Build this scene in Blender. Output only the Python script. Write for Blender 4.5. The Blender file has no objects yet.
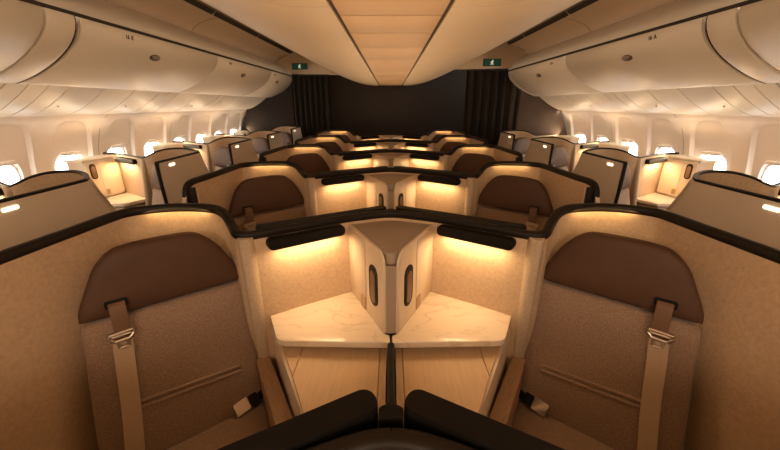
import bpy, bmesh, math, random
from mathutils import Vector, Matrix
random.seed(7)
S = bpy.context.scene
COL = S.collection
PI = math.pi
CZ = 1.70                                   # camera height above the cabin floor
F_PX = 345.0
PITCH = math.atan((225 - 104.5) / F_PX)

# ------------------------------------------------------------------ materials
def mat(name, col, rough=.6, metal=0., spec=.5, var=0., vscale=8., bump=0., bscale=60., coat=0., stretch=None, detail=4.):
    m = bpy.data.materials.new(name); m.use_nodes = True
    nt = m.node_tree; b = nt.nodes['Principled BSDF']
    b.inputs['Base Color'].default_value = (*col, 1)
    b.inputs['Roughness'].default_value = rough
    b.inputs['Metallic'].default_value = metal
    b.inputs['Specular IOR Level'].default_value = spec
    b.inputs['Coat Weight'].default_value = coat
    b.inputs['Coat Roughness'].default_value = .15
    tc = nt.nodes.new('ShaderNodeTexCoord')
    src = tc.outputs['Object']
    if stretch:
        mp = nt.nodes.new('ShaderNodeMapping'); mp.inputs['Scale'].default_value = stretch
        nt.links.new(src, mp.inputs['Vector']); src = mp.outputs['Vector']
    if var > 0:
        n = nt.nodes.new('ShaderNodeTexNoise'); n.inputs['Scale'].default_value = vscale; n.inputs['Detail'].default_value = detail
        nt.links.new(src, n.inputs['Vector'])
        r = nt.nodes.new('ShaderNodeValToRGB')
        r.color_ramp.elements[0].position = .3; r.color_ramp.elements[1].position = .7
        r.color_ramp.elements[0].color = (*[c * (1 - var) for c in col], 1)
        r.color_ramp.elements[1].color = (*[min(1, c * (1 + var)) for c in col], 1)
        nt.links.new(n.outputs['Fac'], r.inputs['Fac']); nt.links.new(r.outputs['Color'], b.inputs['Base Color'])
    if bump > 0:
        n2 = nt.nodes.new('ShaderNodeTexNoise'); n2.inputs['Scale'].default_value = bscale; n2.inputs['Detail'].default_value = 3
        nt.links.new(src, n2.inputs['Vector'])
        bp = nt.nodes.new('ShaderNodeBump'); bp.inputs['Strength'].default_value = bump; bp.inputs['Distance'].default_value = .004
        nt.links.new(n2.outputs['Fac'], bp.inputs['Height']); nt.links.new(bp.outputs['Normal'], b.inputs['Normal'])
    return m

def emis(name, col, s):
    m = bpy.data.materials.new(name); m.use_nodes = True
    b = m.node_tree.nodes['Principled BSDF']
    b.inputs['Base Color'].default_value = (*([.8] * 3 if s > 1 else col), 1)
    b.inputs['Emission Color'].default_value = (*col, 1); b.inputs['Emission Strength'].default_value = s
    return m

def marble():
    m = mat('marble', (.76, .645, .505), .22, coat=.2)
    nt = m.node_tree; b = nt.nodes['Principled BSDF']
    tc = nt.nodes.new('ShaderNodeTexCoord'); mp = nt.nodes.new('ShaderNodeMapping')
    mp.inputs['Rotation'].default_value = (0, 0, .6); mp.inputs['Scale'].default_value = (2.2, 5.5, 3)
    n = nt.nodes.new('ShaderNodeTexNoise'); n.inputs['Scale'].default_value = 1.7; n.inputs['Detail'].default_value = 7; n.inputs['Distortion'].default_value = 1.2
    r = nt.nodes.new('ShaderNodeValToRGB'); e = r.color_ramp.elements
    e[0].position = .46; e[0].color = (.76, .645, .505, 1); e[1].position = .54; e[1].color = (.76, .645, .505, 1)
    v = e.new(.5); v.color = (.65, .53, .39, 1)
    v = e.new(.47); v.color = (.74, .625, .485, 1); v = e.new(.53); v.color = (.74, .625, .485, 1)
    nt.links.new(tc.outputs['Object'], mp.inputs['Vector']); nt.links.new(mp.outputs['Vector'], n.inputs['Vector'])
    nt.links.new(n.outputs['Fac'], r.inputs['Fac']); nt.links.new(r.outputs['Color'], b.inputs['Base Color'])
    return m

def fabric():
    m = mat('tweed', (.30, .202, .142), .95, spec=.15, var=.28, vscale=260, bump=.5, bscale=420, detail=2.)
    m.node_tree.nodes['Principled BSDF'].inputs['Sheen Weight'].default_value = .25
    return m

def glass():
    m = bpy.data.materials.new('window_glass'); m.use_nodes = True
    nt = m.node_tree; nt.nodes.clear()
    o = nt.nodes.new('ShaderNodeOutputMaterial'); mx = nt.nodes.new('ShaderNodeMixShader')
    t = nt.nodes.new('ShaderNodeBsdfTransparent'); g = nt.nodes.new('ShaderNodeBsdfGlossy')
    g.inputs['Roughness'].default_value = .02; mx.inputs['Fac'].default_value = .06
    nt.links.new(t.outputs[0], mx.inputs[1]); nt.links.new(g.outputs[0], mx.inputs[2]); nt.links.new(mx.outputs[0], o.inputs['Surface'])
    return m

M = dict(
    suede=mat('suede', (.55, .395, .255), .9, spec=.2, var=.09, vscale=70, bump=.25, bscale=180, detail=6),
    shell_out=mat('shell_outside', (.68, .565, .44), .42, spec=.4, var=.02, vscale=5),
    cap=mat('dark_cap', (.011, .0066, .0042), .5, spec=.25, var=.1, vscale=40),
    wing=mat('wing_fabric', (.50, .385, .27), .9, spec=.2, var=.10, vscale=120, bump=.3, bscale=260),
    black=mat('black_plastic', (.004, .003, .0025), .55, spec=.22),
    screen=mat('screen_glass', (.006, .006, .007), .12, spec=.5),
    marble=marble(),
    wood=mat('pale_wood', (.57, .395, .232), .5, spec=.35, var=.06, vscale=7, stretch=(14, 1.2, 8), bump=.08, bscale=20),
    brownwood=mat('brown_wood', (.33, .20, .11), .5, spec=.35, var=.16, vscale=7, stretch=(22, 2.2, 8)),
    cream=mat('cream_panel', (.66, .535, .395), .45, spec=.35, var=.02, vscale=6),
    cabtop=mat('cabinet_top', (.33, .255, .19), .5, spec=.35, var=.03, vscale=30),
    cabfront=mat('cabinet_front', (.35, .26, .185), .5, spec=.35),
    tweed=fabric(),
    leather=mat('brown_leather', (.082, .038, .021), .58, spec=.28, var=.06, vscale=14, bump=.12, bscale=300),
    tab=mat('tab_leather', (.17, .092, .052), .5, spec=.35, bump=.1, bscale=300),
    brass=mat('brass_tag', (.42, .27, .14), .4, metal=.3),
    strap=mat('belt_webbing', (.50, .375, .26), .75, spec=.25, var=.07, vscale=90, stretch=(6, 6, 1)),
    metal=mat('polished_metal', (.50, .43, .365), .3, metal=1.),
    bronze=mat('bronze_metal', (.16, .105, .07), .35, metal=.7),
    piping=mat('piping', (.12, .08, .055), .8),
    wall=mat('sidewall_cream', (.77, .665, .565), .6, spec=.3, var=.015, vscale=4),
    bin=mat('bin_cream', (.80, .69, .545), .42, spec=.4, var=.015, vscale=3),
    valance=mat('valance_cream', (.80, .715, .59), .4, spec=.4, var=.015, vscale=3),
    rail=mat('rail_white', (.88, .80, .68), .5),
    ceil=mat('ceiling_cream', (.63, .485, .335), .5, spec=.35, var=.02, vscale=3),
    ceilc=mat('ceiling_warm', (.57, .37, .21), .42, spec=.35, var=.02, vscale=3),
    cove=mat('cove_beige', (.66, .51, .37), .6, spec=.3, var=.02, vscale=5),
    seam=mat('dark_seam', (.035, .022, .014), .8),
    groove=mat('groove', (.25, .18, .12), .8),
    bulk=mat('dark_bulkhead', (.022, .0135, .009), .7, spec=.3, var=.08, vscale=9),
    bulk_lit=mat('lit_bulkhead', (.085, .056, .039), .7, spec=.3, var=.08, vscale=9),  # bulkhead brown lightened: light on the right partition painted in
    curtain=mat('dark_curtain', (.030, .024, .019), .9, spec=.2, var=.15, vscale=60),
    carpet=mat('carpet', (.075, .055, .042), .95, spec=.1, var=.3, vscale=150, bump=.4, bscale=300),
    glass=glass(),
    led=emis('entry_light', (1., .80, .55), 2.2),
    signgreen=emis('sign_green', (.008, .085, .048), .12),
    signwhite=emis('sign_white', (.8, .8, .7), .25),
    ink=mat('ink', (.03, .025, .02), .7),
    plate=mat('label_plate', (.80, .70, .56), .5),
)
def both(name, a, b): return [M[a], M[b]]

# ------------------------------------------------------------------ mesh helpers
class MB:
    def __init__(s): s.v = []; s.f = []; s.mi = []
    def add(s, vs, fs, mi=0):
        o = len(s.v); s.v += [tuple(v) for v in vs]; s.f += [tuple(i + o for i in f) for f in fs]; s.mi += [mi] * len(fs)
    def grid(s, rows, closed=False, mi=0, flip=False):
        n = len(rows[0]); vs = [p for r in rows for p in r]; fs = []
        for i in range(len(rows) - 1):
            for j in range(n if closed else n - 1):
                k = (j + 1) % n
                q = (i * n + j, i * n + k, (i + 1) * n + k, (i + 1) * n + j)
                fs.append(q[::-1] if flip else q)
        s.add(vs, fs, mi)
    def tube(s, rings, mi=0):                       # rings: closed loops, ends capped
        s.grid(rings, closed=True, mi=mi)
        n = len(rings[0])
        s.add(rings[0], [tuple(range(n))[::-1]], mi); s.add(rings[-1], [tuple(range(n))], mi)
    def build(s, name, m, parent=None, smooth=40, bevel=0, seg=2, merge=True):
        me = bpy.data.meshes.new(name)
        me.from_pydata(s.v, [], s.f); me.update()
        ms = m if isinstance(m, list) else [m]
        for x in ms: me.materials.append(x)
        for p, i in zip(me.polygons, s.mi): p.material_index = min(i, len(ms) - 1)
        bm = bmesh.new(); bm.from_mesh(me)
        if merge: bmesh.ops.remove_doubles(bm, verts=bm.verts, dist=1e-5)
        bmesh.ops.recalc_face_normals(bm, faces=bm.faces)
        if bevel > 0:
            es = [e for e in bm.edges if len(e.link_faces) == 2 and e.calc_face_angle(0) > math.radians(35)]
            bmesh.ops.bevel(bm, geom=es, offset=bevel, segments=seg, profile=.5, affect='EDGES', clamp_overlap=True)
        bm.to_mesh(me); bm.free()
        for p in me.polygons: p.use_smooth = True
        me.set_sharp_from_angle(angle=math.radians(smooth))
        o = bpy.data.objects.new(name, me); COL.objects.link(o)
        if parent: o.parent = parent
        return o

def box(mb, x0, x1, y0, y1, z0, z1, mi=0):
    v = [(x, y, z) for z in (z0, z1) for y in (y0, y1) for x in (x0, x1)]
    mb.add(v, [(0, 2, 3, 1), (4, 5, 7, 6), (0, 1, 5, 4), (2, 6, 7, 3), (0, 4, 6, 2), (1, 3, 7, 5)], mi)

def prism(mb, poly, z0, z1, mi=0, scale_bottom=None):
    n = len(poly)
    b = [(x, y, z0) for x, y in (scale_bottom or poly)]; t = [(x, y, z1) for x, y in poly]
    mb.add(b + t, [tuple(range(n))[::-1], tuple(range(n, 2 * n))] + [(i, (i + 1) % n, n + (i + 1) % n, n + i) for i in range(n)], mi)

def catmull(pts, n=6):
    P = [Vector(p) for p in pts]; out = []
    for i in range(len(P) - 1):
        p0 = P[i - 1] if i else P[i] * 2 - P[i + 1]; p1, p2 = P[i], P[i + 1]
        p3 = P[i + 2] if i + 2 < len(P) else P[i + 1] * 2 - P[i]
        for k in range(n):
            t = k / n
            out.append(.5 * ((2 * p1) + (p2 - p0) * t + (2 * p0 - 5 * p1 + 4 * p2 - p3) * t * t + (3 * p1 - p0 - 3 * p2 + p3) * t ** 3))
    out.append(P[-1]); return out

def rrect(w, h, r, n=4):
    out = []
    for cx, cy, a0 in ((w/2 - r, h/2 - r, 0), (-w/2 + r, h/2 - r, PI/2), (-w/2 + r, -h/2 + r, PI), (w/2 - r, -h/2 + r, 1.5 * PI)):
        for k in range(n + 1):
            a = a0 + PI / 2 * k / n; out.append((cx + r * math.cos(a), cy + r * math.sin(a)))
    return out

def sweep(mb, path, prof, mi=0, up=Vector((0, 0, 1))):
    rings = []; lastn = None
    for i, p in enumerate(path):
        a = path[max(0, i - 1)]; b = path[min(len(path) - 1, i + 1)]
        t = (b - a).normalized()
        n = t.cross(up)
        if n.length < .05 and lastn is not None: n = lastn.copy()
        n.normalize()
        if lastn is not None and n.dot(lastn) < 0: n = -n
        lastn = n; u = n.cross(t).normalized()
        rings.append([p + n * x + u * y for x, y in prof])
    mb.tube(rings, mi)

def round_poly(poly, r, n=5):
    """round the plan corners of a polygon; r may be a list"""
    out = []; N = len(poly)
    for i in range(N):
        p = Vector(poly[i]); a = Vector(poly[i - 1]) - p; b = Vector(poly[(i + 1) % N]) - p
        rr = r[i] if isinstance(r, (list, tuple)) else r
        if rr <= 0: out.append(tuple(p)); continue
        rr = min(rr, a.length * .45, b.length * .45)
        s = p + a.normalized() * rr; e = p + b.normalized() * rr
        for k in range(n + 1):
            t = k / n; out.append(tuple(s * (1 - t) ** 2 + p * 2 * t * (1 - t) + e * t * t))
    return out

def tag(o, label=None, cat=None, group=None, kind=None):
    if label: o['label'] = label
    if cat: o['category'] = cat
    if group: o['group'] = group
    if kind: o['kind'] = kind
    return o
def thing(name, loc=(0, 0, 0), rz=0):
    o = bpy.data.objects.new(name, None); COL.objects.link(o); o.empty_display_size = .05
    o.location = loc; o.rotation_euler = (0, 0, rz); return o
_mir = {}
def mirror_mesh(me):
    if me.name in _mir: return _mir[me.name]
    m2 = me.copy()
    m2.transform(Matrix.Diagonal((-1, 1, 1, 1))); m2.flip_normals()
    _mir[me.name] = m2; return m2
def copy_tree(o, mirror=False, parent=None):
    c = o.copy(); COL.objects.link(c)
    if mirror:
        if o.type == 'MESH': c.data = mirror_mesh(o.data)
        l = o.location; r = o.rotation_euler
        c.location = (-l.x, l.y, l.z)
        c.rotation_euler = (r.x, -r.y, -r.z)
    c.parent = parent
    for ch in list(o.children): copy_tree(ch, mirror, c)
    return c

def area(name, loc, rot, sx, sy, power, col, parent=None, spread=PI):
    l = bpy.data.lights.new(name, 'AREA'); l.shape = 'RECTANGLE'; l.size = sx; l.size_y = sy
    l.energy = power; l.color = col; l.spread = spread
    o = bpy.data.objects.new(name, l); COL.objects.link(o); o.location = loc; o.rotation_euler = rot
    if parent: o.parent = parent
    return o
UPC, UPW = 1.9, 1.5  # power of the added uplights, centre and window
WARM = (1., .66, .34)
FILL_COL = (1., .75, .53)

# ------------------------------------------------------------------ suite partitions
def partition_proto(path, wall_rng, out_panel, capw, caph, flare, wing, lamp, led, door_strip, seam_at):
    """path: list of (x,y,z); aisle at low x. returns root at origin (z=0 floor)"""
    root = thing('suite_partition')
    P = catmull(path, 6)
    # cap
    mb = MB(); sweep(mb, [p - Vector((0, 0, caph / 2)) for p in P], rrect(capw, caph, min(capw, caph) * .38, 4))
    mb.build('edge_cap', M['cap'], root, smooth=60)
    # wall: plan path only (drop vertical end post)
    W = [p for p in P if p.y > wall_rng - 1e-6 or p.x > .3 * path[0][0] + 1e9]
    th = .022
    def offs(i, s):
        a = W[max(0, i - 1)]; b = W[min(len(W) - 1, i + 1)]
        t = Vector((b.x - a.x, b.y - a.y, 0)).normalized()
        return Vector((-t.y, t.x, 0)) * s
    levels = [0, .08, .2, .35, .6, 1.]
    inner, outer = [], []
    for f in levels:
        ri, ro = [], []
        for i, p in enumerate(W):
            z = (p.z - caph * .6) * (1 - f) + .03 * f
            fl = flare(p, p.z - z)
            ri.append(Vector((p.x, p.y, z)) + fl + offs(i, -th / 2)); ro.append(Vector((p.x, p.y, z)) + fl + offs(i, th / 2))
        inner.append(ri); outer.append(ro)
    mb = MB(); mb.grid(inner); mb.grid(outer, mi=1)
    mb.grid([inner[0], outer[0]]); mb.grid([inner[-1], outer[-1]], mi=1)
    mb.grid([[r[0] for r in inner], [r[0] for r in outer]], mi=1); mb.grid([[r[-1] for r in inner], [r[-1] for r in outer]], mi=1)
    mb.build('wall_panel', [M['suede'], M['shell_out']], root, smooth=50)
    if seam_at:
        (x, y), (nx, ny) = seam_at
        mb = MB(); box(mb, x - .002 , x + .002, y - .003, y + .003, .55, path[0][2] - caph)
        mb.build('upholstery_seam', M['seam'], root)
    # side wing beside the headrest
    if wing:
        top, bot, zt, zb = wing
        mb = MB(); rings = []
        for k in range(7):
            f = k / 6
            pl = [(a[0] * (1 - f) + b[0] * f, a[1] * (1 - f) + b[1] * f) for a, b in zip(top, bot)]
            pl = round_poly(pl, [0, .02, .02, .02, 0], 4)
            rings.append([(x, y, zt * (1 - f) + zb * f) for x, y in pl])
        mb.tube(rings); mb.build('side_wing', M['wing'], root, smooth=60)
    if lamp:
        (x0, y0), (x1, y1), z, pw = lamp
        a = Vector((x0, y0, 0)); b = Vector((x1, y1, 0)); t = (b - a).normalized(); n = Vector((t.y, -t.x, 0)); L = (b - a).length
        mb = MB(); c = (a + b) / 2
        pr = rrect(L, .047, .020, 5); rings = []
        for d, s in ((-.012, 1), (.022, 1), (.03, .985), (.034, .95)):
            rings.append([c + t * (x * (1 - (1 - s) * .3)) + n * d + Vector((0, 0, z + y * s)) for x, y in pr])
        mb.tube(rings); o = mb.build('reading_lamp', M['black'], root, smooth=50)
        mb = MB(); e = rrect(L * .8, .012, .004, 3)
        mb.tube([[c + t * x + n * (.012 + y) + Vector((0, 0, z - .0215)) for x, y in e], [c + t * x + n * (.012 + y) + Vector((0, 0, z - .0235)) for x, y in e]])
        mb.build('lamp_lens', M['led'], o)
        ang = math.atan2(t.y, t.x)
        area('reading_light', c + n * .034 + Vector((0, 0, z - .026)), (math.radians(-6), 0, ang), L * .8, .02, pw, WARM, root)
    if led:
        (x, y0, y1, z) = led
        mb = MB(); rr = rrect(y1 - y0, .017, .007, 4)
        mb.tube([[(x, (y0 + y1) / 2 + a, z + b) for a, b in rr], [(x - .004, (y0 + y1) / 2 + a, z + b) for a, b in rr]])
        mb.build('entry_light', M['led'], root)
    if door_strip:
        x, y, z0, z1 = door_strip
        mb = MB(); box(mb, x, x + .02, y + .035, y + .07, z0, z1); mb.build('door_edge', M['cream'], root, bevel=.004)
        mb = MB(); box(mb, x, x + .03, y - .005, y + .032, z0, z1 + .01); mb.build('door_frame', M['cap'], root, bevel=.004)
    return root

zT, zL = CZ - .402, CZ - .475
# centre pair, half on the low-x side; origin at the apex on the centre line
cpath = [(-1.150, -.918, zT - .42), (-1.150, -.918, zT - .2), (-1.150, -.915, zT - .09), (-1.149, -.898, zT - .03), (-1.146, -.85, zT - .002), (-1.135, -.72, zT), (-1.118, -.5, zT), (-1.104, -.32, zT),
         (-1.085, -.258, zT), (-1.02, -.208, zT), (-.92, -.180, zT), (-.82, -.184, zT), (-.745, -.204, zT - .002), (-.695, -.232, zT - .018), (-.655, -.272, zT - .05),
         (-.615, -.325, zL + .006), (-.575, -.330, zL), (-.53, -.310, zL), (-.38, -.215, zL), (-.202, -.110, zL), (-.12, -.074, zL), (-.065, -.052, zL), (-.03, -.042, zL), (0, -.039, zL)]
wing = ([(-.618, -.27), (-.608, -.350), (-.584, -.384), (-.548, -.366), (-.545, -.29)],
        [(-.628, -.22), (-.622, -.310), (-.596, -.350), (-.548, -.342), (-.535, -.24)], zL - .02, CZ - 1.075)
PC = partition_proto(cpath, -.90, None, .036, .036, lambda p, d: Vector((0, -.20 * min(1, d / .35) * max(0, min(1, (-.45 - p.y) / .45)), 0)), wing,
                     ((-.505, -.318), (-.222, -.128), CZ - .533, .95), None, (-1.138, -.905, CZ - .66, zT - .05), ((-1.062, -.252), (1, 0)))
# window suites: aisle wall at x=0, window towards +x, origin at the aisle-wall corner
area('shell_light', (-.90, -.222, zT - .022), (math.radians(28), 0, math.radians(4)), .40, .015, .22, (1., .62, .26), PC)
area('added_uplight', (-.32, -.13, zL + .012), (PI, 0, math.atan2(.225, .385)), .55, .03, UPC, (1., .68, .38), PC)  # added fill, no real fixture: brightens ceiling and bins from behind the cap
wT, wL = CZ - .385, CZ - .455
wpath = [(-.002, -.575, wT - .5), (-.002, -.60, wT - .2), (-.001, -.606, wT - .03), (-.0005, -.597, wT - .003), (0, -.57, wT), (0, -.3, wT), (0, -.06, wT), (.01, -.015, wT), (.05, .04, wT), (.16, .155, wT), (.29, .22, wT + .004), (.41, .20, wT), (.49, .16, wT - .02),
         (.55, .135, wT - .05), (.61, .135, wL), (.70, .18, wL), (.90, .303, wL), (1.06, .402, wL), (1.22, .45, wL)]
UPW_AT = (1.07, .24, CZ - .460)
def wflare(p, d):
    k = max(0, min(1, 1 - abs(p.y + .02) / .14)) if p.x < .1 else (max(0, 1 - (p.x - .1) / .4))
    return Vector((0, .16 * k * min(1, d / .3) ** 1.2, 0))
wwing = ([(.585, .15), (.592, .118), (.615, .108), (.65, .135), (.65, .165)],
         [(.585, .15), (.605, .035), (.635, .03), (.665, .12), (.67, .17)], wL - .02, CZ - .99)
PW = partition_proto(wpath, -.59, None, .025, .017, wflare, wwing,
                     ((.70, .165), (1.02, .362), CZ - .507, 1.4), (-.0125, -.485, -.415, CZ - .43), None, None)

area('added_uplight', UPW_AT, (PI, math.radians(-55), 0), .10, .25, UPW, (1., .74, .46), PW)  # added fill above the window cabinet, lifts sidewall and bins
# ------------------------------------------------------------------ seats
def seat_proto():
    root = thing('airline_seat')
    REC = .26; L = math.sqrt(1 + REC * REC)
    def pl(x, s, d, rec=REC, y0=0., z0=.95):       # x across, s up the back, d out of the back (towards the sitter)
        l = math.sqrt(1 + rec * rec)
        return Vector((x, y0 + s * rec / l - d / l, z0 + s / l + d * rec / l))
    def cushion(name, outline, depth, m, rec=REC, puff=.012, base=-.02, rnd=.018, par=root):
        n = len(outline); cx = sum(p[0] for p in outline) / n; cy = sum(p[1] for p in outline) / n
        mb = MB(); rings = []
        def ins(k): return [((x - cx) * k + cx, (y - cy) * k + cy) for x, y in outline]
        steps = [(1., base), (1., depth - rnd), (.985, depth - rnd * .35), (.955, depth), (.85, depth + puff * .5), (.6, depth + puff * .9), (.3, depth + puff), (.02, depth + puff)]
        for k, d in steps: rings.append([pl(x, y, d, rec) for x, y in ins(k)])
        mb.tube(rings); return mb.build(name, m, par, smooth=50)
    # headrest: flat-bottomed arch
    ol = [(-.243, 0), (-.2, -.001), (-.1, -.002), (0, -.002), (.1, -.002), (.19, -.001), (.231, 0)]
    arch = catmull([(.231, .002, 0), (.227, .035, 0), (.206, .085, 0), (.175, .145, 0), (.135, .188, 0), (.10, .206, 0), (.04, .211, 0), (-.04, .211, 0), (-.10, .206, 0), (-.137, .193, 0), (-.18, .152, 0), (-.212, .09, 0), (-.238, .035, 0), (-.243, .002, 0)], 3)
    hr = cushion('headrest', ol + [(p.x, p.y) for p in arch][1:-1], .035, M['leather'], .14, .010, -.02, .012)
    # backrest
    bo = round_poly([(-.247, -.012), (.232, -.012), (.232, -.28), (.228, -.54), (-.298, -.54), (-.256, -.12)], [.025, .02, 0, .01, .01, 0], 5)
    dense = []
    for i in range(len(bo)):
        a = Vector(bo[i]); b = Vector(bo[(i + 1) % len(bo)]); k = max(1, int((b - a).length / .05))
        for q in range(k): dense.append(tuple(a + (b - a) * q / k))
    br = cushion('backrest', dense, .022, M['tweed'], REC, .008, -.06, .02)
    # stitched tuck across the back
    mb = MB()
    for off in (0, -.02):
        pth = [pl(-.17 + .325 * k / 12, -.305 + off - .022 * k / 12, .031) for k in range(13)]
        sweep(mb, pth, rrect(.011, .012, .005, 3))
    pth = [pl(.155 + .005 * math.sin(a), -.337 + .0105 * math.cos(a), .031) for a in [PI * k / 6 for k in range(7)]]
    sweep(mb, pth, rrect(.007, .006, .0028, 3), up=Vector((0, -1, .3)))
    mb.build('stitched_tuck', M['tweed'], br)
    # seat cushion
    mb = MB(); pr = round_poly([(-.255, -.53), (-.255, -.125), (.218, -.125), (.155, -.53)], .03, 5)
    rings = [[(x, y, z) for x, y in pr] for z in (.30, .44)]
    rings += [[(-.03 + (x + .03) * k, -.34 + (y + .34) * k, z) for x, y in pr] for k, z in ((.985, .455), (.95, .463), (.8, .469), (.4, .473), (.05, .474))]
    mb.tube(rings); mb.build('seat_cushion', M['tweed'], root, smooth=50)
    # slot + leather strap + buckle + webbing of the shoulder belt
    sc = -.145
    mb = MB(); rr = rrect(.060, .026, .006, 3)
    mb.tube([[pl(sc + x, .040 + y, .036, .14) for x, y in rr], [pl(sc + x, .040 + y, .0475, .14) for x, y in rr]])
    mb.build('belt_slot', M['black'], hr)
    belt = MB()
    def ribbon(mb, pts, w, t=.004, axis=None):
        rings = []
        for (x, s, d, ax) in pts:
            c, sn = math.cos(ax), math.sin(ax)
            rings.append([pl(x + u * c, s + u * sn, d + v) for u, v in ((-w/2, -t/2), (w/2, -t/2), (w/2, t/2), (-w/2, t/2))])
        mb.tube(rings)
    mb = MB(); ribbon(mb, [(sc, .040, .046, 0), (sc, .028, .060, 0), (sc - .001, -.02, .054, 0), (sc - .004, -.066, .046, 0)], .043, .007)
    sb = mb.build('shoulder_belt', M['tab'], root, smooth=60, bevel=.002)
    mb = MB(); ribbon(mb, [(-.155, -.090, .043, 0), (-.163, -.16, .039, 0), (-.172, -.25, .037, 0), (-.184, -.35, .037, 0), (-.2, -.46, .036, 0), (-.207, -.505, .032, 0)], .052, .003)
    mb.build('webbing', M['strap'], sb, smooth=60)
    mb = MB()
    def bar(a, b, r=.0058):
        sweep(mb, [a, (a + b) / 2, b], [(r * math.cos(q * PI / 4), r * math.sin(q * PI / 4)) for q in range(8)], up=Vector((.1, -1, .2)))
    bc = -.153
    def q(x, s): return pl(bc + x, s, .052)
    loop = [q(-.031, -.060), q(.031, -.058), q(.031, -.070), q(.019, -.082), q(-.019, -.083), q(-.031, -.072)]
    for i in range(6): bar(loop[i], loop[(i + 1) % 6])
    for x in (-.012, .012): bar(q(x, -.083), q(x, -.106), .0045)
    bar(q(-.012, -.106), q(.012, -.106), .0045); bar(q(-.025, -.068), q(.025, -.067), .005)
    mb.build('buckle', M['metal'], sb)
    # lap belt end at the crease
    mb = MB(); bu = Vector((.98, .12, .1)).normalized(); bv = Vector((-.1, .72, .69)).normalized(); bn = bu.cross(bv).normalized()
    bcn = Vector((.128, -.158, .492))
    def bx3(c, hu, hv, hn): return [[c + bu * x + bv * y + bn * d for x, y in rrect(hu * 2, hv * 2, min(hu, hv) * .25, 3)] for d in (-hn, hn * .6)] + [[c + bu * x * .93 + bv * y * .9 + bn * hn for x, y in rrect(hu * 2, hv * 2, min(hu, hv) * .25, 3)]]
    mb.tube(bx3(bcn + bu * .045, .018, .021, .007)); mb.tube(bx3(bcn + bu * .072 - bn * .002, .018, .016, .003)); mb.tube(bx3(bcn + bu * .096 - bn * .006, .012, .018, .006))
    lb = mb.build('lap_belt', M['black'], root, smooth=50)
    mb = MB(); mb.tube(bx3(bcn, .029, .025, .009)); mb.build('lap_buckle', M['metal'], lb, smooth=50)
    # armrest on the console side
    mb = MB(); pr = round_poly([(.155, -.49), (.236, .015), (.284, .0), (.213, -.49)], .008, 4)
    mb.tube([[(x, y, z) for x, y in pr] for z in (.12, .618)] + [[(.228 + (x - .228) * .95, -.265 + (y + .265) * .99, .629) for x, y in pr]])
    mb.build('armrest', M['brownwood'], root, smooth=50)
    # base under the cushion
    mb = MB(); box(mb, -.23, .15, -.50, -.08, .112, .30); mb.build('seat_base', M['cap'], root, bevel=.01)
    return root
SEAT = seat_proto()
SK = 1.13
_done = set()
def _scale(o):
    for c_ in o.children:
        if c_.data.name not in _done:
            _done.add(c_.data.name)
            for v_ in c_.data.vertices: v_.co = Vector((v_.co.x * SK, v_.co.y * SK, (v_.co.z - .95) * SK + CZ - .712))
        _scale(c_)
_scale(SEAT)
TH = math.atan2(.626, .78)

# ------------------------------------------------------------------ side consoles
def console_proto(marb, top, zt, grooves):
    root = thing('side_console')
    zw = zt - .06
    mb = MB(); prism(mb, top, 0.06, zw - .004); mb.build('console_body', M['cream'], root, bevel=.006)
    ins = []
    cx = sum(p[0] for p in top) / len(top); cy = sum(p[1] for p in top) / len(top)
    mb = MB()
    for pl in grooves: prism(mb, round_poly(pl, .003, 2), zw - .004, zw + .006)
    mb.build('wood_top', M['wood'], root, bevel=.0015, seg=1)
    mb = MB(); prism(mb, round_poly(marb[0], marb[1], 6), zt - .028, zt); mb.build('marble_top', M['marble'], root, bevel=.006, seg=3, smooth=50)
    mb = MB(); prism(mb, marb[2], zw + .004, zt - .028); mb.build('riser', M['cabfront'], root)
    return root
CON_C = console_proto(
    ([(-.527, -.322), (-.196, -.092), (-.018, -.450), (-.004, -.452), (-.004, -.502), (-.445, -.490)], [0, 0, 0, 0, .006, .035], [(-.50, -.33), (-.22, -.14), (-.02, -.46), (-.42, -.46)]),
    [(-.530, -.318), (-.016, -.318), (-.016, -1.10), (-.11, -1.10)], CZ - .87,
    [[(-.503, -.335), (-.356, -.335), (-.356, -.615)], [(-.3535, -.335), (-.0455, -.335), (-.0455, -1.09), (-.125, -1.09), (-.3535, -.62)], [(-.043, -.335), (-.018, -.335), (-.018, -1.09), (-.043, -1.09)]])
CON_W = console_proto(
    ([(.655, .13), (1.03, .375), (1.09, .06), (1.22, .03), (1.22, -.06), (.74, -.05)], [0, 0, .01, .01, .006, .035], [(.70, .13), (1.03, .36), (1.085, .06), (1.2, .02), (1.2, -.03), (.78, -.02)]),
    [(.655, .125), (1.22, .125), (1.22, -.50), (.99, -.50)], CZ - .85,
    [[(.69, .11), (1.21, .11), (1.21, -.49), (1.0, -.49)]])

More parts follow.
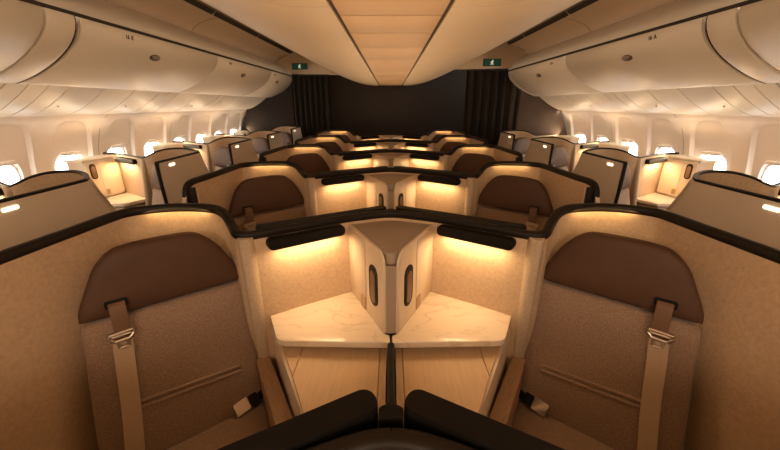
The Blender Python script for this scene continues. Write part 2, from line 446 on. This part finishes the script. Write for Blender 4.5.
# ------------------------------------------------------------------ centre cabinets
def cab_panel(mb, A, B, z0, z1, r, off, th, x0=0., x1=1.):
    """vertical slab from plan A to B with its far top corner rounded"""
    a = Vector((*A, 0)); b = Vector((*B, 0)); t = (b - a).normalized(); n = Vector((t.y, -t.x, 0)); L = (b - a).length
    s0, s1 = L * x0, L * x1
    out = [(s0, z0), (s1, z0)] + [(s1 - r + r * math.sin(q), z1 - r + r * math.cos(q)) for q in [PI / 2 - PI / 2 * k / 6 for k in range(7)]] + [(s0, z1)]
    mb.tube([[a + t * s + n * off + Vector((0, 0, z)) for s, z in out], [a + t * s + n * (off + th) + Vector((0, 0, z)) for s, z in out]])
    return a, t, n, L
def handle_on(par, a, t, n, s, z0, z1, off, w=.034):
    h = z1 - z0; rr = rrect(w, h, w * .45, 5); c = a + t * s + Vector((0, 0, (z0 + z1) / 2))
    mb = MB(); mb.tube([[c + t * x + n * (off + d) + Vector((0, 0, y)) for x, y in rr] for d in (0, .004)])
    o = mb.build('handle', M['black'], par)
    r2 = rrect(w * .62, h * .78, w * .28, 5)
    mb = MB(); mb.tube([[c + t * x + n * (off + d) + Vector((0, 0, y - h * .03)) for x, y in r2] for d in (.003, .0065)])
    mb.build('pull', M['bronze'], o)
def latch_on(par, a, t, n, s, z, off, w=.034, h=.05):
    rr = rrect(w, h, .004, 3); c = a + t * s + Vector((0, 0, z))
    mb = MB(); mb.tube([[c + t * x + n * (off + d) + Vector((0, 0, y)) for x, y in rr] for d in (0, .003)])
    mb.build('latch', M['brass'], par)

def centre_cabinet():
    root = thing('storage_cabinet')
    zt = CZ - .522; z0 = CZ - .8702
    mb = MB(); prism(mb, [(-.196, -.105), (0, -.03), (.196, -.105), (.026, -.444), (-.026, -.444)][::-1], z0, zt - .05); mb.build('body', M['cabfront'], root)
    mb = MB(); prism(mb, round_poly([(-.196, -.105), (0, -.03), (.196, -.105), (.030, -.415), (.014, -.440), (-.014, -.440), (-.030, -.415)][::-1], [.012, .012, .012, .012, .0, .0, 0], 4), zt - .05, zt)
    mb.build('cabinet_top', M['cabtop'], root, bevel=.012, seg=4)
    for s in (-1, 1):
        mb = MB(); A, B = (s * -.2, -.090), (s * -.024, -.447)
        flip = 1 if s == 1 else -1
        a, t, n, L = cab_panel(mb, A, B, z0, zt + .004, .055, -.006 * flip, .012 * flip)
        o = mb.build('side_panel', M['cream'], root, smooth=50, bevel=.003)
        k = .006 * flip
        mb = MB(); cab_panel(mb, A, B, z0 + .01, zt - .012, .004, k, .003 * flip, .02, .56); mb.build('inset_panel', M['cream'], o, smooth=50, bevel=.001, seg=1)
        nn = n * flip
        handle_on(o, a, t, nn, .306, CZ - .785, CZ - .605, .006, .080)
        latch_on(o, a, t, nn, .197, CZ - .83, .009, .045, .06)
    return root
CAB = centre_cabinet()
def window_cabinet():
    root = thing('storage_cabinet')
    zt = CZ - .475; z0 = CZ - .849
    mb = MB(); prism(mb, [(1.06, .38), (1.12, .06), (1.235, .03), (1.235, .44)][::-1], z0, zt - .02); mb.build('body', M['cream'], root)
    mb = MB(); prism(mb, round_poly([(1.05, .39), (1.115, .045), (1.25, .01), (1.25, .44)][::-1], .012, 4), zt - .02, zt); mb.build('cabinet_top', M['valance'], root, bevel=.006)
    mb = MB(); a, t, n, L = cab_panel(mb, (1.05, .375), (1.11, .055), z0, zt - .022, .02, 0, .012)
    o = mb.build('side_panel', M['cream'], root, smooth=50, bevel=.003)
    mb = MB(); cab_panel(mb, (1.05, .375), (1.11, .055), z0 + .01, zt - .04, .004, .012, .003, .03, .62); mb.build('inset_panel', M['cream'], o, bevel=.001, seg=1)
    latch_on(o, a, t, n, .175, CZ - .80, .015)
    handle_on(o, a, t, n, .265, CZ - .66, CZ - .52, .012, .06)
    return root
CABW = window_cabinet()

# ------------------------------------------------------------------ monitors, dividers
def monitor_proto():
    root = thing('seat_monitor')
    a = Vector((-.021, .026, 0)); b = Vector((-.555, -.275, 0)); t = (b - a).normalized(); n = Vector((t.y, -t.x, 0)); n = n if n.y > 0 else -n
    c = (a + b) / 2 + n * .012; L = (b - a).length; pr = rrect(L, .052, .022, 6)
    mb = MB(); zs = [(zL - .38, 1), (zL - .016, 1), (zL - .012 + .006, .985), (zL - .002, .96)]
    mb.tube([[c + t * x * (1 if k == 1 else .999 - (1 - k) * .1) + n * y * k + Vector((0, 0, z)) for x, y in pr] for z, k in zs])
    mb.build('housing', M['black'], root, smooth=50)
    mb = MB(); rr = rrect(L * .92, .32, .01, 3)
    mb.tube([[c + t * x + n * d + Vector((0, 0, zL - .19 + y)) for x, y in rr] for d in (.0255, .028)])
    mb.build('screen', M['screen'], root)
    return root
MON = monitor_proto()
def divider_proto():
    root = thing('privacy_divider')
    mb = MB(); prism(mb, round_poly([(-.021, .0), (.021, 0), (.021, .022), (0, .034), (-.021, .022)], [0, 0, .004, .004, .004], 3), .3, zL - .012); mb.build('post', M['black'], root, bevel=.003)
    mb = MB(); box(mb, -.013, .013, .03, .655, .3, CZ - .85); mb.build('screen_panel', M['black'], root, bevel=.006, seg=3)
    return root
DIV = divider_proto()

# ------------------------------------------------------------------ place the suites
ROWN = ['row just below the camera', 'nearest full row', 'second full row', 'third full row', 'fourth full row', 'farthest row by the bulkhead']
def place(proto, mirror, loc, rz, label, cat, group):
    o = copy_tree(proto, mirror)
    o.location = loc; o.rotation_euler = (0, 0, rz)
    return tag(o, label, cat, group)
APEX = .432
for k in range(6):
    y = APEX + 1.18 * k; rn = ROWN[k]
    for s in (-1, 1):
        mir = s == 1; side = 'left' if s < 0 else 'right'
        place(PC, mir, (0, y, 0), 0, f'tan suede centre partition with dark cap, {side} half, {rn}', 'partition', 'centre suite partitions')
        if k < 5:
            place(MON, mir, (0, y, 0), 0, f'black monitor mounted behind the {side} centre partition, {rn}', 'monitor', 'monitors behind the centre partitions')
        if k > 0:
            place(SEAT, mir, (s * .866, y - .420, 0), -s * TH, f'taupe seat with brown headrest, {side} of centre, {rn}', 'seat', 'centre suite seats')
            place(CON_C, mir, (0, y, 0), 0, f'pale wood console with marble top, {side} of centre divider, {rn}', 'console', 'centre side consoles')
    place(CAB, False, (0, y, 0), 0, f'wedge shaped cream cabinet on the centre line, {rn}', 'cabinet', 'centre storage cabinets')
    if k < 5:
        place(DIV, False, (0, y, 0), 0, f'black divider between the two consoles, just behind {rn}', 'divider', 'centre privacy dividers')
WN = ['nearest window suite', 'second window suite', 'third window suite', 'fourth window suite', 'farthest window suite']
XW = 1.68
for k in range(5):
    y = 1.90 + 1.18 * k; rn = WN[k]
    for s in (-1, 1):
        if s > 0 and k == 4: continue
        mir = s == -1; side = 'left' if s < 0 else 'right'; x = s * XW
        place(PW, mir, (x, y, 0), 0, f'grey beige shell with small entry light, {side} side, {rn}', 'partition', f'window suite shells')
        place(SEAT, mir, (x + s * .30, y - .10, 0), s * TH, f'taupe seat hidden behind the aisle panel, {side} side, {rn}', 'seat', 'window suite seats')
        place(CON_W, mir, (x, y, 0), 0, f'marble topped console below the windows, {side} side, {rn}', 'console', 'window consoles')
        place(CABW, mir, (x, y, 0), 0, f'cream cabinet against the sidewall, {side} side, {rn}', 'cabinet', 'window cabinets')
def kill(o):
    for c in list(o.children): kill(c)
    bpy.data.objects.remove(o)
for o in (PC, PW, SEAT, CON_C, CON_W, CAB, CABW, MON, DIV): kill(o)

# ------------------------------------------------------------------ cabin shell
Y0, Y1 = -1.6, 7.0
def struct(o): o['kind'] = 'structure'; return o
mb = MB(); box(mb, -3.1, 3.1, Y0, Y1 + .1, -.05, 0); struct(mb.build('floor', M['carpet']))

PROF = [(2.66, .55), (2.70, .1), (2.72, -.08), (2.80, -.15), (2.86, -.25), (2.905, -.38), (2.93, -.5), (2.94, -.62), (2.93, -.8), (2.90, -.98), (2.80, -1.3), (2.70, -1.70)]
def wx(z):
    for (xa, za), (xb, zb) in zip(PROF, PROF[1:]):
        if za >= z >= zb: return xa + (xb - xa) * (za - z) / (za - zb)
    return PROF[-1][0]
WY = [2.03 + .585 * k for k in range(9)]
PITCHW = .585
ZTOP, ZBOT = -.085, -1.0
def sup(th, hw, hh, p):
    c, s = math.cos(th), math.sin(th)
    k = (abs(c) ** p + abs(s) ** p) ** (-1 / p)
    return hw * c * k, hh * s * k
def side_wall(sg):
    mb = MB()
    def P(y, z, d=0): return (sg * (wx(z) + d), y, CZ + z)
    N = 48
    for yc in WY:
        y0, y1 = yc - PITCHW / 2, yc + PITCHW / 2
        hw = PITCHW / 2; zc = -.62
        rings = []
        def rect(th):
            c, s = math.cos(th), math.sin(th)
            up = ZTOP - zc; dn = zc - ZBOT
            k = min(hw / abs(c) if abs(c) > 1e-6 else 1e9, (up if s > 0 else dn) / abs(s) if abs(s) > 1e-6 else 1e9)
            return c * k, s * k
        # angles that include the rectangle corners
        ths = sorted([2 * PI * i / N for i in range(N)] + [math.atan2(ZTOP - zc, hw), math.atan2(ZTOP - zc, -hw), math.atan2(ZBOT - zc, -hw) % (2 * PI), math.atan2(ZBOT - zc, hw) % (2 * PI)])
        R = [rect(t) for t in ths]
        def arch(t, e=0):
            a, b = sup(t, .225 - e, .495 - e, 3.6) if math.sin(t) > 0 else sup(t, .225 - e, .33 - e, 3.)
            return a, b
        A = [arch(t) for t in ths]; A2 = [arch(t, .016) for t in ths]; O = [sup(t, .152, .20, 4.) for t in ths]; O2 = [sup(t, .138, .184, 3.8) for t in ths]
        for f in (0, .34, .67, 1): rings.append([P(yc + r[0] * (1 - f) + a[0] * f, zc + r[1] * (1 - f) + a[1] * f) for r, a in zip(R, A)])
        rings.append([P(yc + a[0], zc + a[1], .034) for a in A2])
        for f in (.33, .67, 1): rings.append([P(yc + r[0] * (1 - f) + a[0] * f, zc + r[1] * (1 - f) + a[1] * f, .034 + .004 * f) for r, a in zip(A2, O)])
        rings.append([P(yc + a[0], zc + a[1], .062) for a in O2])
        mb.grid(rings, closed=True)
    zs = [.55, .1, ZTOP]; ya, yb = WY[0] - PITCHW / 2, WY[-1] + PITCHW / 2
    mb.grid([[P(y, z) for y in (ya, yb)] for z in zs])
    zl = [ZBOT, -1.3, -1.70]
    mb.grid([[P(y, z) for y in (ya, yb)] for z in zl])
    za = [.55, .1, ZTOP, -.25, -.38, -.5, -.62, -.8, ZBOT, -1.3, -1.70]
    mb.grid([[P(y, z) for y in (Y0, ya)] for z in za])
    if yb < Y1: mb.grid([[P(y, z) for y in (yb, Y1 + .05)] for z in za])
    o = mb.build('wall_left' if sg < 0 else 'wall_right', M['wall'], smooth=35)
    struct(o)
    # panel seams
    mb = MB()
    for k in (0, 2, 4, 6):
        yy = WY[k] + PITCHW / 2
        mb.grid([[P(yy - .003, z, -.003), P(yy + .003, z, -.003)] for z in (-.085, -.15, -.25, -.38, -.5, -.62, -.8, -1.0)])
    s_ = mb.build('wall_seam', M['groove'], o)
for sg in (-1, 1): side_wall(sg)
n = 0
for sg in (-1, 1):
    for yc in WY:
        n += 1
        zc = -.62
        w = thing(f'window_{n}', (sg * (wx(zc) + .055), yc, CZ + zc)); struct(w)
        ths = [2 * PI * i / 40 for i in range(40)]
        def Q(t, hw, hh, p, d): a, b = sup(t, hw, hh, p); return (sg * (wx(zc + b) - wx(zc) + d), a, b)
        mb = MB(); mb.add([Q(t, .148, .194, 3.8, .008) for t in ths], [tuple(range(40))]); mb.build('pane', M['glass'], w)
        mb = MB(); rings = [[Q(t, .146, .192, 3.8, d) for t in ths] for d in (.0, .012)]
        r2 = [[Q(t, .132, .178, 3.8, d) for t in ths] for d in (.012, .0)]
        mb.grid(rings + r2 + [rings[0]], closed=True); mb.build('window_frame', M['wall'], w, smooth=50)
        # shade pull lip
        mb = MB(); rr = rrect(.17, .026, .011, 4); zz = .196
        x0 = wx(zc + zz) - wx(zc) - .055
        mb.tube([[(sg * (x0 + d), a * k, zz + b * k) for a, b in rr] for d, k in ((.03, 1), (.0, 1), (-.012, .9), (-.016, .75))])
        mb.build('shade_lip', M['wall'], w, smooth=50)
        p = area('daylight_portal', (sg * (wx(zc) + .10), yc, CZ + zc), (0, sg * PI / 2, 0), .36, .26, 1, (1, 1, 1))
        p.data.cycles.is_portal = True

# valance (service panels), bins, cove, ceiling ---------------------------------
def bez(p, n=14):
    out = []
    m = len(p) - 1
    for i in range(n + 1):
        t = i / n; x = z = 0
        for k, q in enumerate(p):
            c = math.comb(m, k) * t ** k * (1 - t) ** (m - k); x += c * q[0]; z += c * q[1]
        out.append((x, z))
    return out
VAL = bez([(2.725, -.085), (2.66, -.09), (2.52, -.04), (2.36, .09), (2.30, .135)], 12)
BINC = bez([(2.26, .120), (2.16, .145), (1.99, .215), (1.785, .33), (1.795, .482)], 16)
def loft_y(mb, prof, sg, ya, yb, d=0., n=1, mi=0):
    """sheet swept along y; d offsets away from the cabin"""
    rows = []
    for i, (x, z) in enumerate(prof):
        a = prof[max(0, i - 1)]; b = prof[min(len(prof) - 1, i + 1)]
        tx, tz = b[0] - a[0], b[1] - a[1]; L = math.hypot(tx, tz); nx, nz = -tz / L, tx / L
        rows.append([(sg * (x + d * nx), ya + (yb - ya) * k / n, CZ + z + d * nz) for k in range(n + 1)])
    mb.grid(rows, mi=mi)
def slab_y(mb, prof, sg, ya, yb, th, d=0., mi=0):
    def off(dd):
        out = []
        for i, (x, z) in enumerate(prof):
            a = prof[max(0, i - 1)]; b = prof[min(len(prof) - 1, i + 1)]
            tx, tz = b[0] - a[0], b[1] - a[1]; L = math.hypot(tx, tz); out.append((x - dd * tz / L, z + dd * tx / L))
        return out
    A = off(d); B = off(d + th); loop = A + B[::-1]
    mb.tube([[(sg * x, y, CZ + z) for x, z in loop] for y in (ya, yb)], mi)

for sg in (-1, 1):
    side = 'left' if sg < 0 else 'right'
    ys = [-1.6, 0., .5, 1.02, 1.5, 1.72, 1.94, 2.1, 2.24, 2.38, 2.52, 2.68, 3.0, 3.35, 3.72, 3.88, 4.05, 4.45, 4.95, 5.1, 5.65, 6.2, 6.86]
    if sg > 0: ys = [q for q in ys if q < 5.7] + [5.78]
    v = thing('trim_1' if sg < 0 else 'trim_2', (sg * 2.5, 2.6, CZ)); struct(v); v['label'] = f'cream curved service panels under the {side} bins'
    mb = MB()
    for a, b in zip(ys, ys[1:]): slab_y(mb, VAL, sg, a + .005, b - .005, -.012)
    o = mb.build('service_panel', M['valance'], None, smooth=50); o.parent = v; o.matrix_parent_inverse = Matrix.Translation((-v.location).to_tuple())
    mb = MB(); slab_y(mb, VAL, sg, Y0, ys[-1] - .02, -.01, -.016); o = mb.build('panel_backing', M['groove'], None); o.parent = v; o.matrix_parent_inverse = Matrix.Translation((-v.location).to_tuple())
    mb = MB()
    for yy in (3.45, 4.6, 2.75):
        rr = [(.008 * math.cos(q * PI / 5), .008 * math.sin(q * PI / 5)) for q in range(10)]
        x, z = VAL[6]
        mb.tube([[(sg * (x - .003 - d), yy + a, CZ + z + b * .8 - d) for a, b in rr] for d in (0, .004)])
    o = mb.build('air_nozzle', M['wing'], None); o.parent = v; o.matrix_parent_inverse = Matrix.Translation((-v.location).to_tuple())
    # bins
    BE = 6.85 if sg < 0 else 5.77
    bins = [(-1.585, .38), (.40, 2.05), (2.275, 3.932), (3.945, 5.642), (5.655, 6.85 if sg < 0 else 5.77)]
    for i, (a, b) in enumerate(bins):
        nm = ['rearmost bin mostly behind the camera', 'nearest bin cut by the picture edge', 'large near bin with a row number plate', 'middle bin of the three beyond the filler', 'farthest bin against the bulkhead'][i]
        r = thing('overhead_bin', (sg * 2.1, (a + b) / 2, CZ + .12)); tag(r, f'cream overhead bin on the {side}, {nm}', 'overhead bin', 'overhead bins')
        off = Matrix.Translation((-r.location).to_tuple())
        def att(o, p=r, off=off): o.parent = p; o.matrix_parent_inverse = off; return o
        mb = MB(); loop = [(sg * x, z) for x, z in [(BX + .016, BZ) for BX, BZ in BINC]] + [(sg * 2.35, .47), (sg * 2.5, .3), (sg * 2.36, .13)]
        mb.tube([[(x, y, CZ + z) for x, z in loop] for y in (a, b)])
        att(mb.build('bin_body', M['bin'], None, smooth=50))
        mb = MB(); slab_y(mb, BINC, sg, a + .003, b - .003, -.014, 0); d = att(mb.build('door', M['bin'], None, smooth=50, bevel=.003, seg=1))
        if i >= 1:
            ly = {1: 1.2, 2: 2.985, 3: 4.70, 4: 6.05}[i]
            if ly > BE - .2: ly = None
            if ly is None: continue
            j = 12; x, z = BINC[j]; a_, b_ = BINC[j - 1], BINC[j + 1]; t = Vector((sg * (b_[0] - a_[0]), 0, b_[1] - a_[1])).normalized()
            yv = Vector((0, 1, 0)); nn = t.cross(yv).normalized(); nn = nn if nn.x * sg < 0 else -nn
            c = Vector((sg * x, ly, CZ + z))
            el = [(.062 * math.cos(q * PI / 12), .027 * math.sin(q * PI / 12)) for q in range(24)]
            mb = MB(); mb.tube([[c + yv * p * k + t * q * k + nn * d_ for p, q in el] for d_, k in ((-.004, 1), (.003, 1), (.005, .93))])
            la = mb.build('latch', M['bronze'], None, smooth=50); la.parent = r; la.matrix_parent_inverse = off
            el2 = [(.046 * math.cos(q * PI / 12), .014 * math.sin(q * PI / 12)) for q in range(24)]
            mb = MB(); mb.tube([[c + t * .010 + yv * p * k + t * q * k + nn * d_ for p, q in el2] for d_, k in ((.004, 1), (.009, 1), (.011, .8))])
            att(mb.build('latch_paddle', M['cabfront'], None, smooth=50), la, Matrix())
            if i >= 2:
                py = {2: 2.665, 3: 4.25, 4: 5.82}[i]
                j = 15; x, z = BINC[j]; a_, b_ = BINC[j - 1], BINC[j + 1]; t = Vector((sg * (b_[0] - a_[0]), 0, b_[1] - a_[1])).normalized(); nn = t.cross(yv).normalized(); nn = nn if nn.x * sg < 0 else -nn
                c = Vector((sg * x, py, CZ + z)) - t * .01
                rr = rrect(.13 if i == 2 else .08, .042 if i == 2 else .022, .004, 2)
                mb = MB(); mb.tube([[c + yv * p + t * q + nn * d_ for p, q in rr] for d_ in (0, .002)])
                pt = att(mb.build('number_plate', M['plate'] if i == 2 else M['cabfront'], None), r, off)
                if i == 2:
                    cu = bpy.data.curves.new('row_number', 'FONT'); cu.space_word = 1.6; cu.body = '16 K' if sg < 0 else '16 A'; cu.size = .038; cu.align_x = 'CENTER'; cu.align_y = 'CENTER'; cu.extrude = .0006; cu.offset = .0012
                    to = bpy.data.objects.new('row_number', cu); COL.objects.link(to)
                    dg = bpy.context.evaluated_depsgraph_get(); me = bpy.data.meshes.new_from_object(to.evaluated_get(dg)); bpy.data.objects.remove(to)
                    xa = yv * (1 if sg < 0 else -1); Rm = Matrix((xa, t, nn)).transposed().to_4x4(); Rm.translation = c + nn * .0026
                    me.transform(Rm); me.materials.append(M['ink'])
                    tx = bpy.data.objects.new('row_number', me); COL.objects.link(tx); att(tx, pt, Matrix())
    # filler between the bins
    f = thing('bin_filler', (sg * 2.1, 2.15, CZ + .12)); tag(f, f'narrow curved filler panel between the {side} overhead bins', 'panel', 'bin filler panels')
    off = Matrix.Translation((-f.location).to_tuple())
    mb = MB(); slab_y(mb, BINC, sg, 2.062, 2.235, -.03, .004); o = mb.build('filler_panel', M['bin'], None, smooth=50, bevel=.006, seg=3); o.parent = f; o.matrix_parent_inverse = off
    mb = MB(); mb.tube([[(sg * x, y, CZ + z) for x, z in [(BX + .024, BZ) for BX, BZ in BINC] + [(2.35, .47), (2.66, .40), (2.66, .2), (2.36, .13)]] for y in (2.055, 2.272)]); o = mb.build('gap_seal', M['seam'], None, smooth=50); o.parent = f; o.matrix_parent_inverse = off
    # dark shadow gap strip, rail and cove above the bins
    t = thing('trim_3' if sg < 0 else 'trim_4', (sg * 1.9, 2.6, CZ + .6)); struct(t)
    off = Matrix.Translation((-t.location).to_tuple())
    def at2(o): o.parent = t; o.matrix_parent_inverse = off; return o
    mb = MB(); slab_y(mb, [(1.799, .475), (1.797, .494)], sg, Y0, BE + .02, .01); at2(mb.build('dark_strip', M['seam'], None))
    mb = MB(); loft_y(mb, bez([(1.797, .494), (1.80, .56), (1.90, .64), (2.08, .715)], 8), sg, Y0, BE + .02); at2(mb.build('rail', M['rail'], None, smooth=60))
    mb = MB(); loft_y(mb, bez([(2.08, .715), (2.04, .79), (1.90, .83), (1.77, .848)], 8), sg, Y0, BE + .02); at2(mb.build('cove', M['cove'], None, smooth=60))
    mb = MB()
    for yy in (1.35, 1.75, 4.05): loft_y(mb, bez([(2.078, .712), (2.038, .787), (1.898, .827), (1.768, .845)], 8), sg, yy, yy + .008)
    at2(mb.build('cove_seam', M['seam'], None))
    mb = MB(); 
    for ya, yb in [(-1.6, .4), (.45, 1.6), (1.66, 2.55), (2.6, 3.15), (3.2, 3.9), (3.95, 5.1), (5.15, 6.7)]:
        slab_y(mb, [(1.775, .843), (1.735, .872)], sg, ya, yb, .006)
    at2(mb.build('air_slot', M['seam'], None))
    mb = MB(); loft_y(mb, [(1.775, .849), (1.735, .879), (1.70, .885)], sg, Y0, 7.0); at2(mb.build('slot_backing', M['groove'], None))

CEIL = bez([(.222, .336), (.46, .325), (.74, .37), (1.10, .58), (1.40, .72), (1.72, .885)], 20)
c = thing('ceiling', (0, 2.6, CZ + .5)); struct(c); off = Matrix.Translation((-c.location).to_tuple())
def atc(o, p=c): o.parent = p; o.matrix_parent_inverse = off; return o
CY = [-1.6, -.2, .3, .8, 1.36, 1.58, 1.95, 2.43, 3.1, 4.1, 5.0, 6.1, 7.0]
mb = MB()
for a, b in zip(CY, CY[1:]): box(mb, -.206, .206, a + .005, b - .005, CZ + .336, CZ + .350)
atc(mb.build('centre_panel', M['ceilc'], None, bevel=.004))
mb = MB(); box(mb, -.23, .23, Y0, Y1, CZ + .347, CZ + .36); atc(mb.build('panel_backing', M['seam'], None))
for sg in (-1, 1):
    mb = MB()
    for a, b in zip([-1.6, 1.45, 4.0], [1.447, 3.997, 7.0]): slab_y(mb, CEIL, sg, a, b, .012)
    atc(mb.build('curved_panel', M['ceil'], None, smooth=50))
    mb = MB(); slab_y(mb, CEIL, sg, Y0, Y1, .01, .016); atc(mb.build('curved_backing', M['groove'], None))
mb = MB(); box(mb, -3.0, 3.0, Y0 - .05, Y1 + .1, CZ + 1.0, CZ + 1.05); atc(mb.build('roof_light_block', M['bulk'], None))  # unseen sheet added above the ceiling to block sky light

# far bulkhead, header, curtains, signs ------------------------------------------
mb = MB(); box(mb, -3.1, 3.1, Y1, Y1 + .08, 0, CZ + 1.0); struct(mb.build('wall_front', M['bulk']))
mb = MB(); box(mb, -3.1, 3.1, Y0 - .08, Y0, 0, CZ + 1.0); struct(mb.build('wall_back', M['bulk_lit']))
for sg in (-1, 1):
    YP = 6.85 if sg < 0 else 5.80
    mb = MB(); pr = [(1.84, -1.70), (2.72, -1.70), (2.95, -.6), (2.72, -.08), (2.4, .12), (2.1, .3), (1.84, .5)]
    mb.tube([[(sg * x, y, CZ + z) for x, z in pr] for y in (YP + .02, YP + .08)])
    o = mb.build('wall_partition_left' if sg < 0 else 'wall_partition_right', M['bulk_lit'] if sg > 0 else M['bulk'], None); struct(o)
    mb = MB(); pr = [(.86, .505), (1.84, .525), (2.1, .72), (1.7, .9), (1.2, .75), (.9, .56)]
    mb.tube([[(sg * x, y, CZ + z) for x, z in pr] for y in (YP - .05, YP + .01)])
    struct(mb.build('trim_5' if sg < 0 else 'trim_6', M['ceil'], None, bevel=.004))
    # curtain
    side = 'left' if sg < 0 else 'right'
    r = thing('cabin_curtain', (sg * 1.46, YP - .03 if sg < 0 else YP, 0)); tag(r, f'dark pleated curtain hanging {side} of the dark doorway', 'curtain', 'cabin curtains')
    mb = MB(); cols = 150; xa, xb = (1.13, 1.80) if sg < 0 else (1.17, 2.04)
    rows = []
    for zz in (.02, .5, 1.0, 1.5, CZ + .5):
        row = []
        for i in range(cols + 1):
            f = i / cols; ph = f * 7 * 2 * PI + .3 * math.sin(5 * f)
            row.append((sg * (xa + (xb - xa) * f) - sg * 1.46, .035 * math.sin(ph) + .006 * math.sin(3.1 * ph + zz), zz))
        rows.append(row)
    mb.grid(rows); mb.grid([[(x, y + .006, z) for x, y, z in rw] for rw in rows]); mb.build('pleats', M['curtain'], r, smooth=180, merge=False)
    mb = MB(); box(mb, sg * xa - sg * 1.46, sg * xb - sg * 1.46, -.02, .02, CZ + .49, CZ + .515); mb.build('curtain_rail', M['seam'], r)
    # exit sign
    e = thing('exit_sign', (-1.64, YP - .055, CZ + .645) if sg < 0 else (1.53, YP - .055, CZ + .60)); e.scale = (.82, 1, .82); tag(e, f'small green exit sign with white figure above the {side} curtain', 'sign', 'exit signs')
    mb = MB(); box(mb, -.165, .165, -.012, .004, -.062, .062); mb.build('sign_case', M['cap'], e, bevel=.004)
    mb = MB(); box(mb, -.155, -.05, -.0145, -.011, -.054, .054); box(mb, .05, .155, -.0145, -.011, -.054, .054); box(mb, -.048, .048, -.0145, -.011, -.054, .054); mb.build('green_panel', M['signgreen'], e)
    mb = MB()
    def limb(a, b, w=.008):
        a = Vector((a[0], -.0155, a[1])); b = Vector((b[0], -.0155, b[1])); t = (b - a).normalized(); q = Vector((-t.z, 0, t.x)) * w
        mb.tube([[p + q, p - q, p - q + Vector((0, -.002, 0)), p + q + Vector((0, -.002, 0))] for p in (a, b)])
    mb.tube([[(.008 + .010 * math.cos(q * PI / 6), y_, .040 + .010 * math.sin(q * PI / 6)) for q in range(12)] for y_ in (-.0155, -.0175)])
    limb((.004, .026), (-.004, -.006), .011); limb((-.004, -.006), (.018, -.024)); limb((.018, -.024), (.012, -.048), .007); limb((-.004, -.006), (-.016, -.03)); limb((-.016, -.03), (-.034, -.034), .007)
    limb((.004, .02), (.026, .008), .006); limb((.002, .02), (-.022, .012), .006); limb((-.022, .012), (-.026, -.006), .006)
    mb.build('running_figure', M['signwhite'], e)

# ------------------------------------------------------------------ light
for sg in (-1, 1):
    area('sidewall_light', (sg * 2.69, 2.65, CZ - .10), (0, sg * math.radians(8), 0), .03, 8.3, 11, (1., .83, .64))
for sg in (-1, 1):                                      # fill lamps added behind the viewer to even out the light
    l = bpy.data.lights.new('added_fill_lamp', 'POINT'); l.energy = 38; l.color = FILL_COL; l.shadow_soft_size = .22
    o = bpy.data.objects.new('added_fill_lamp', l); COL.objects.link(o); o.location = (sg * .75, -.85, CZ + .16)
w = bpy.data.worlds.new('sky'); S.world = w; w.use_nodes = True
w.node_tree.nodes['Background'].inputs[0].default_value = (.93, .97, 1., 1); w.node_tree.nodes['Background'].inputs[1].default_value = 9.

cam = bpy.data.cameras.new('camera'); co = bpy.data.objects.new('camera', cam); COL.objects.link(co)
cam.sensor_width = 36; cam.lens = F_PX / 780 * 36; cam.clip_start = .02
cam.shift_x = -1.0 / 780
co.location = (0, 0, CZ); co.rotation_euler = (PI / 2 - PITCH, 0, 0); S.camera = co
S.view_settings.view_transform = 'Standard'; S.view_settings.look = 'None'; S.view_settings.gamma = 1; S.view_settings.exposure = .3
S.view_settings.use_curve_mapping = False
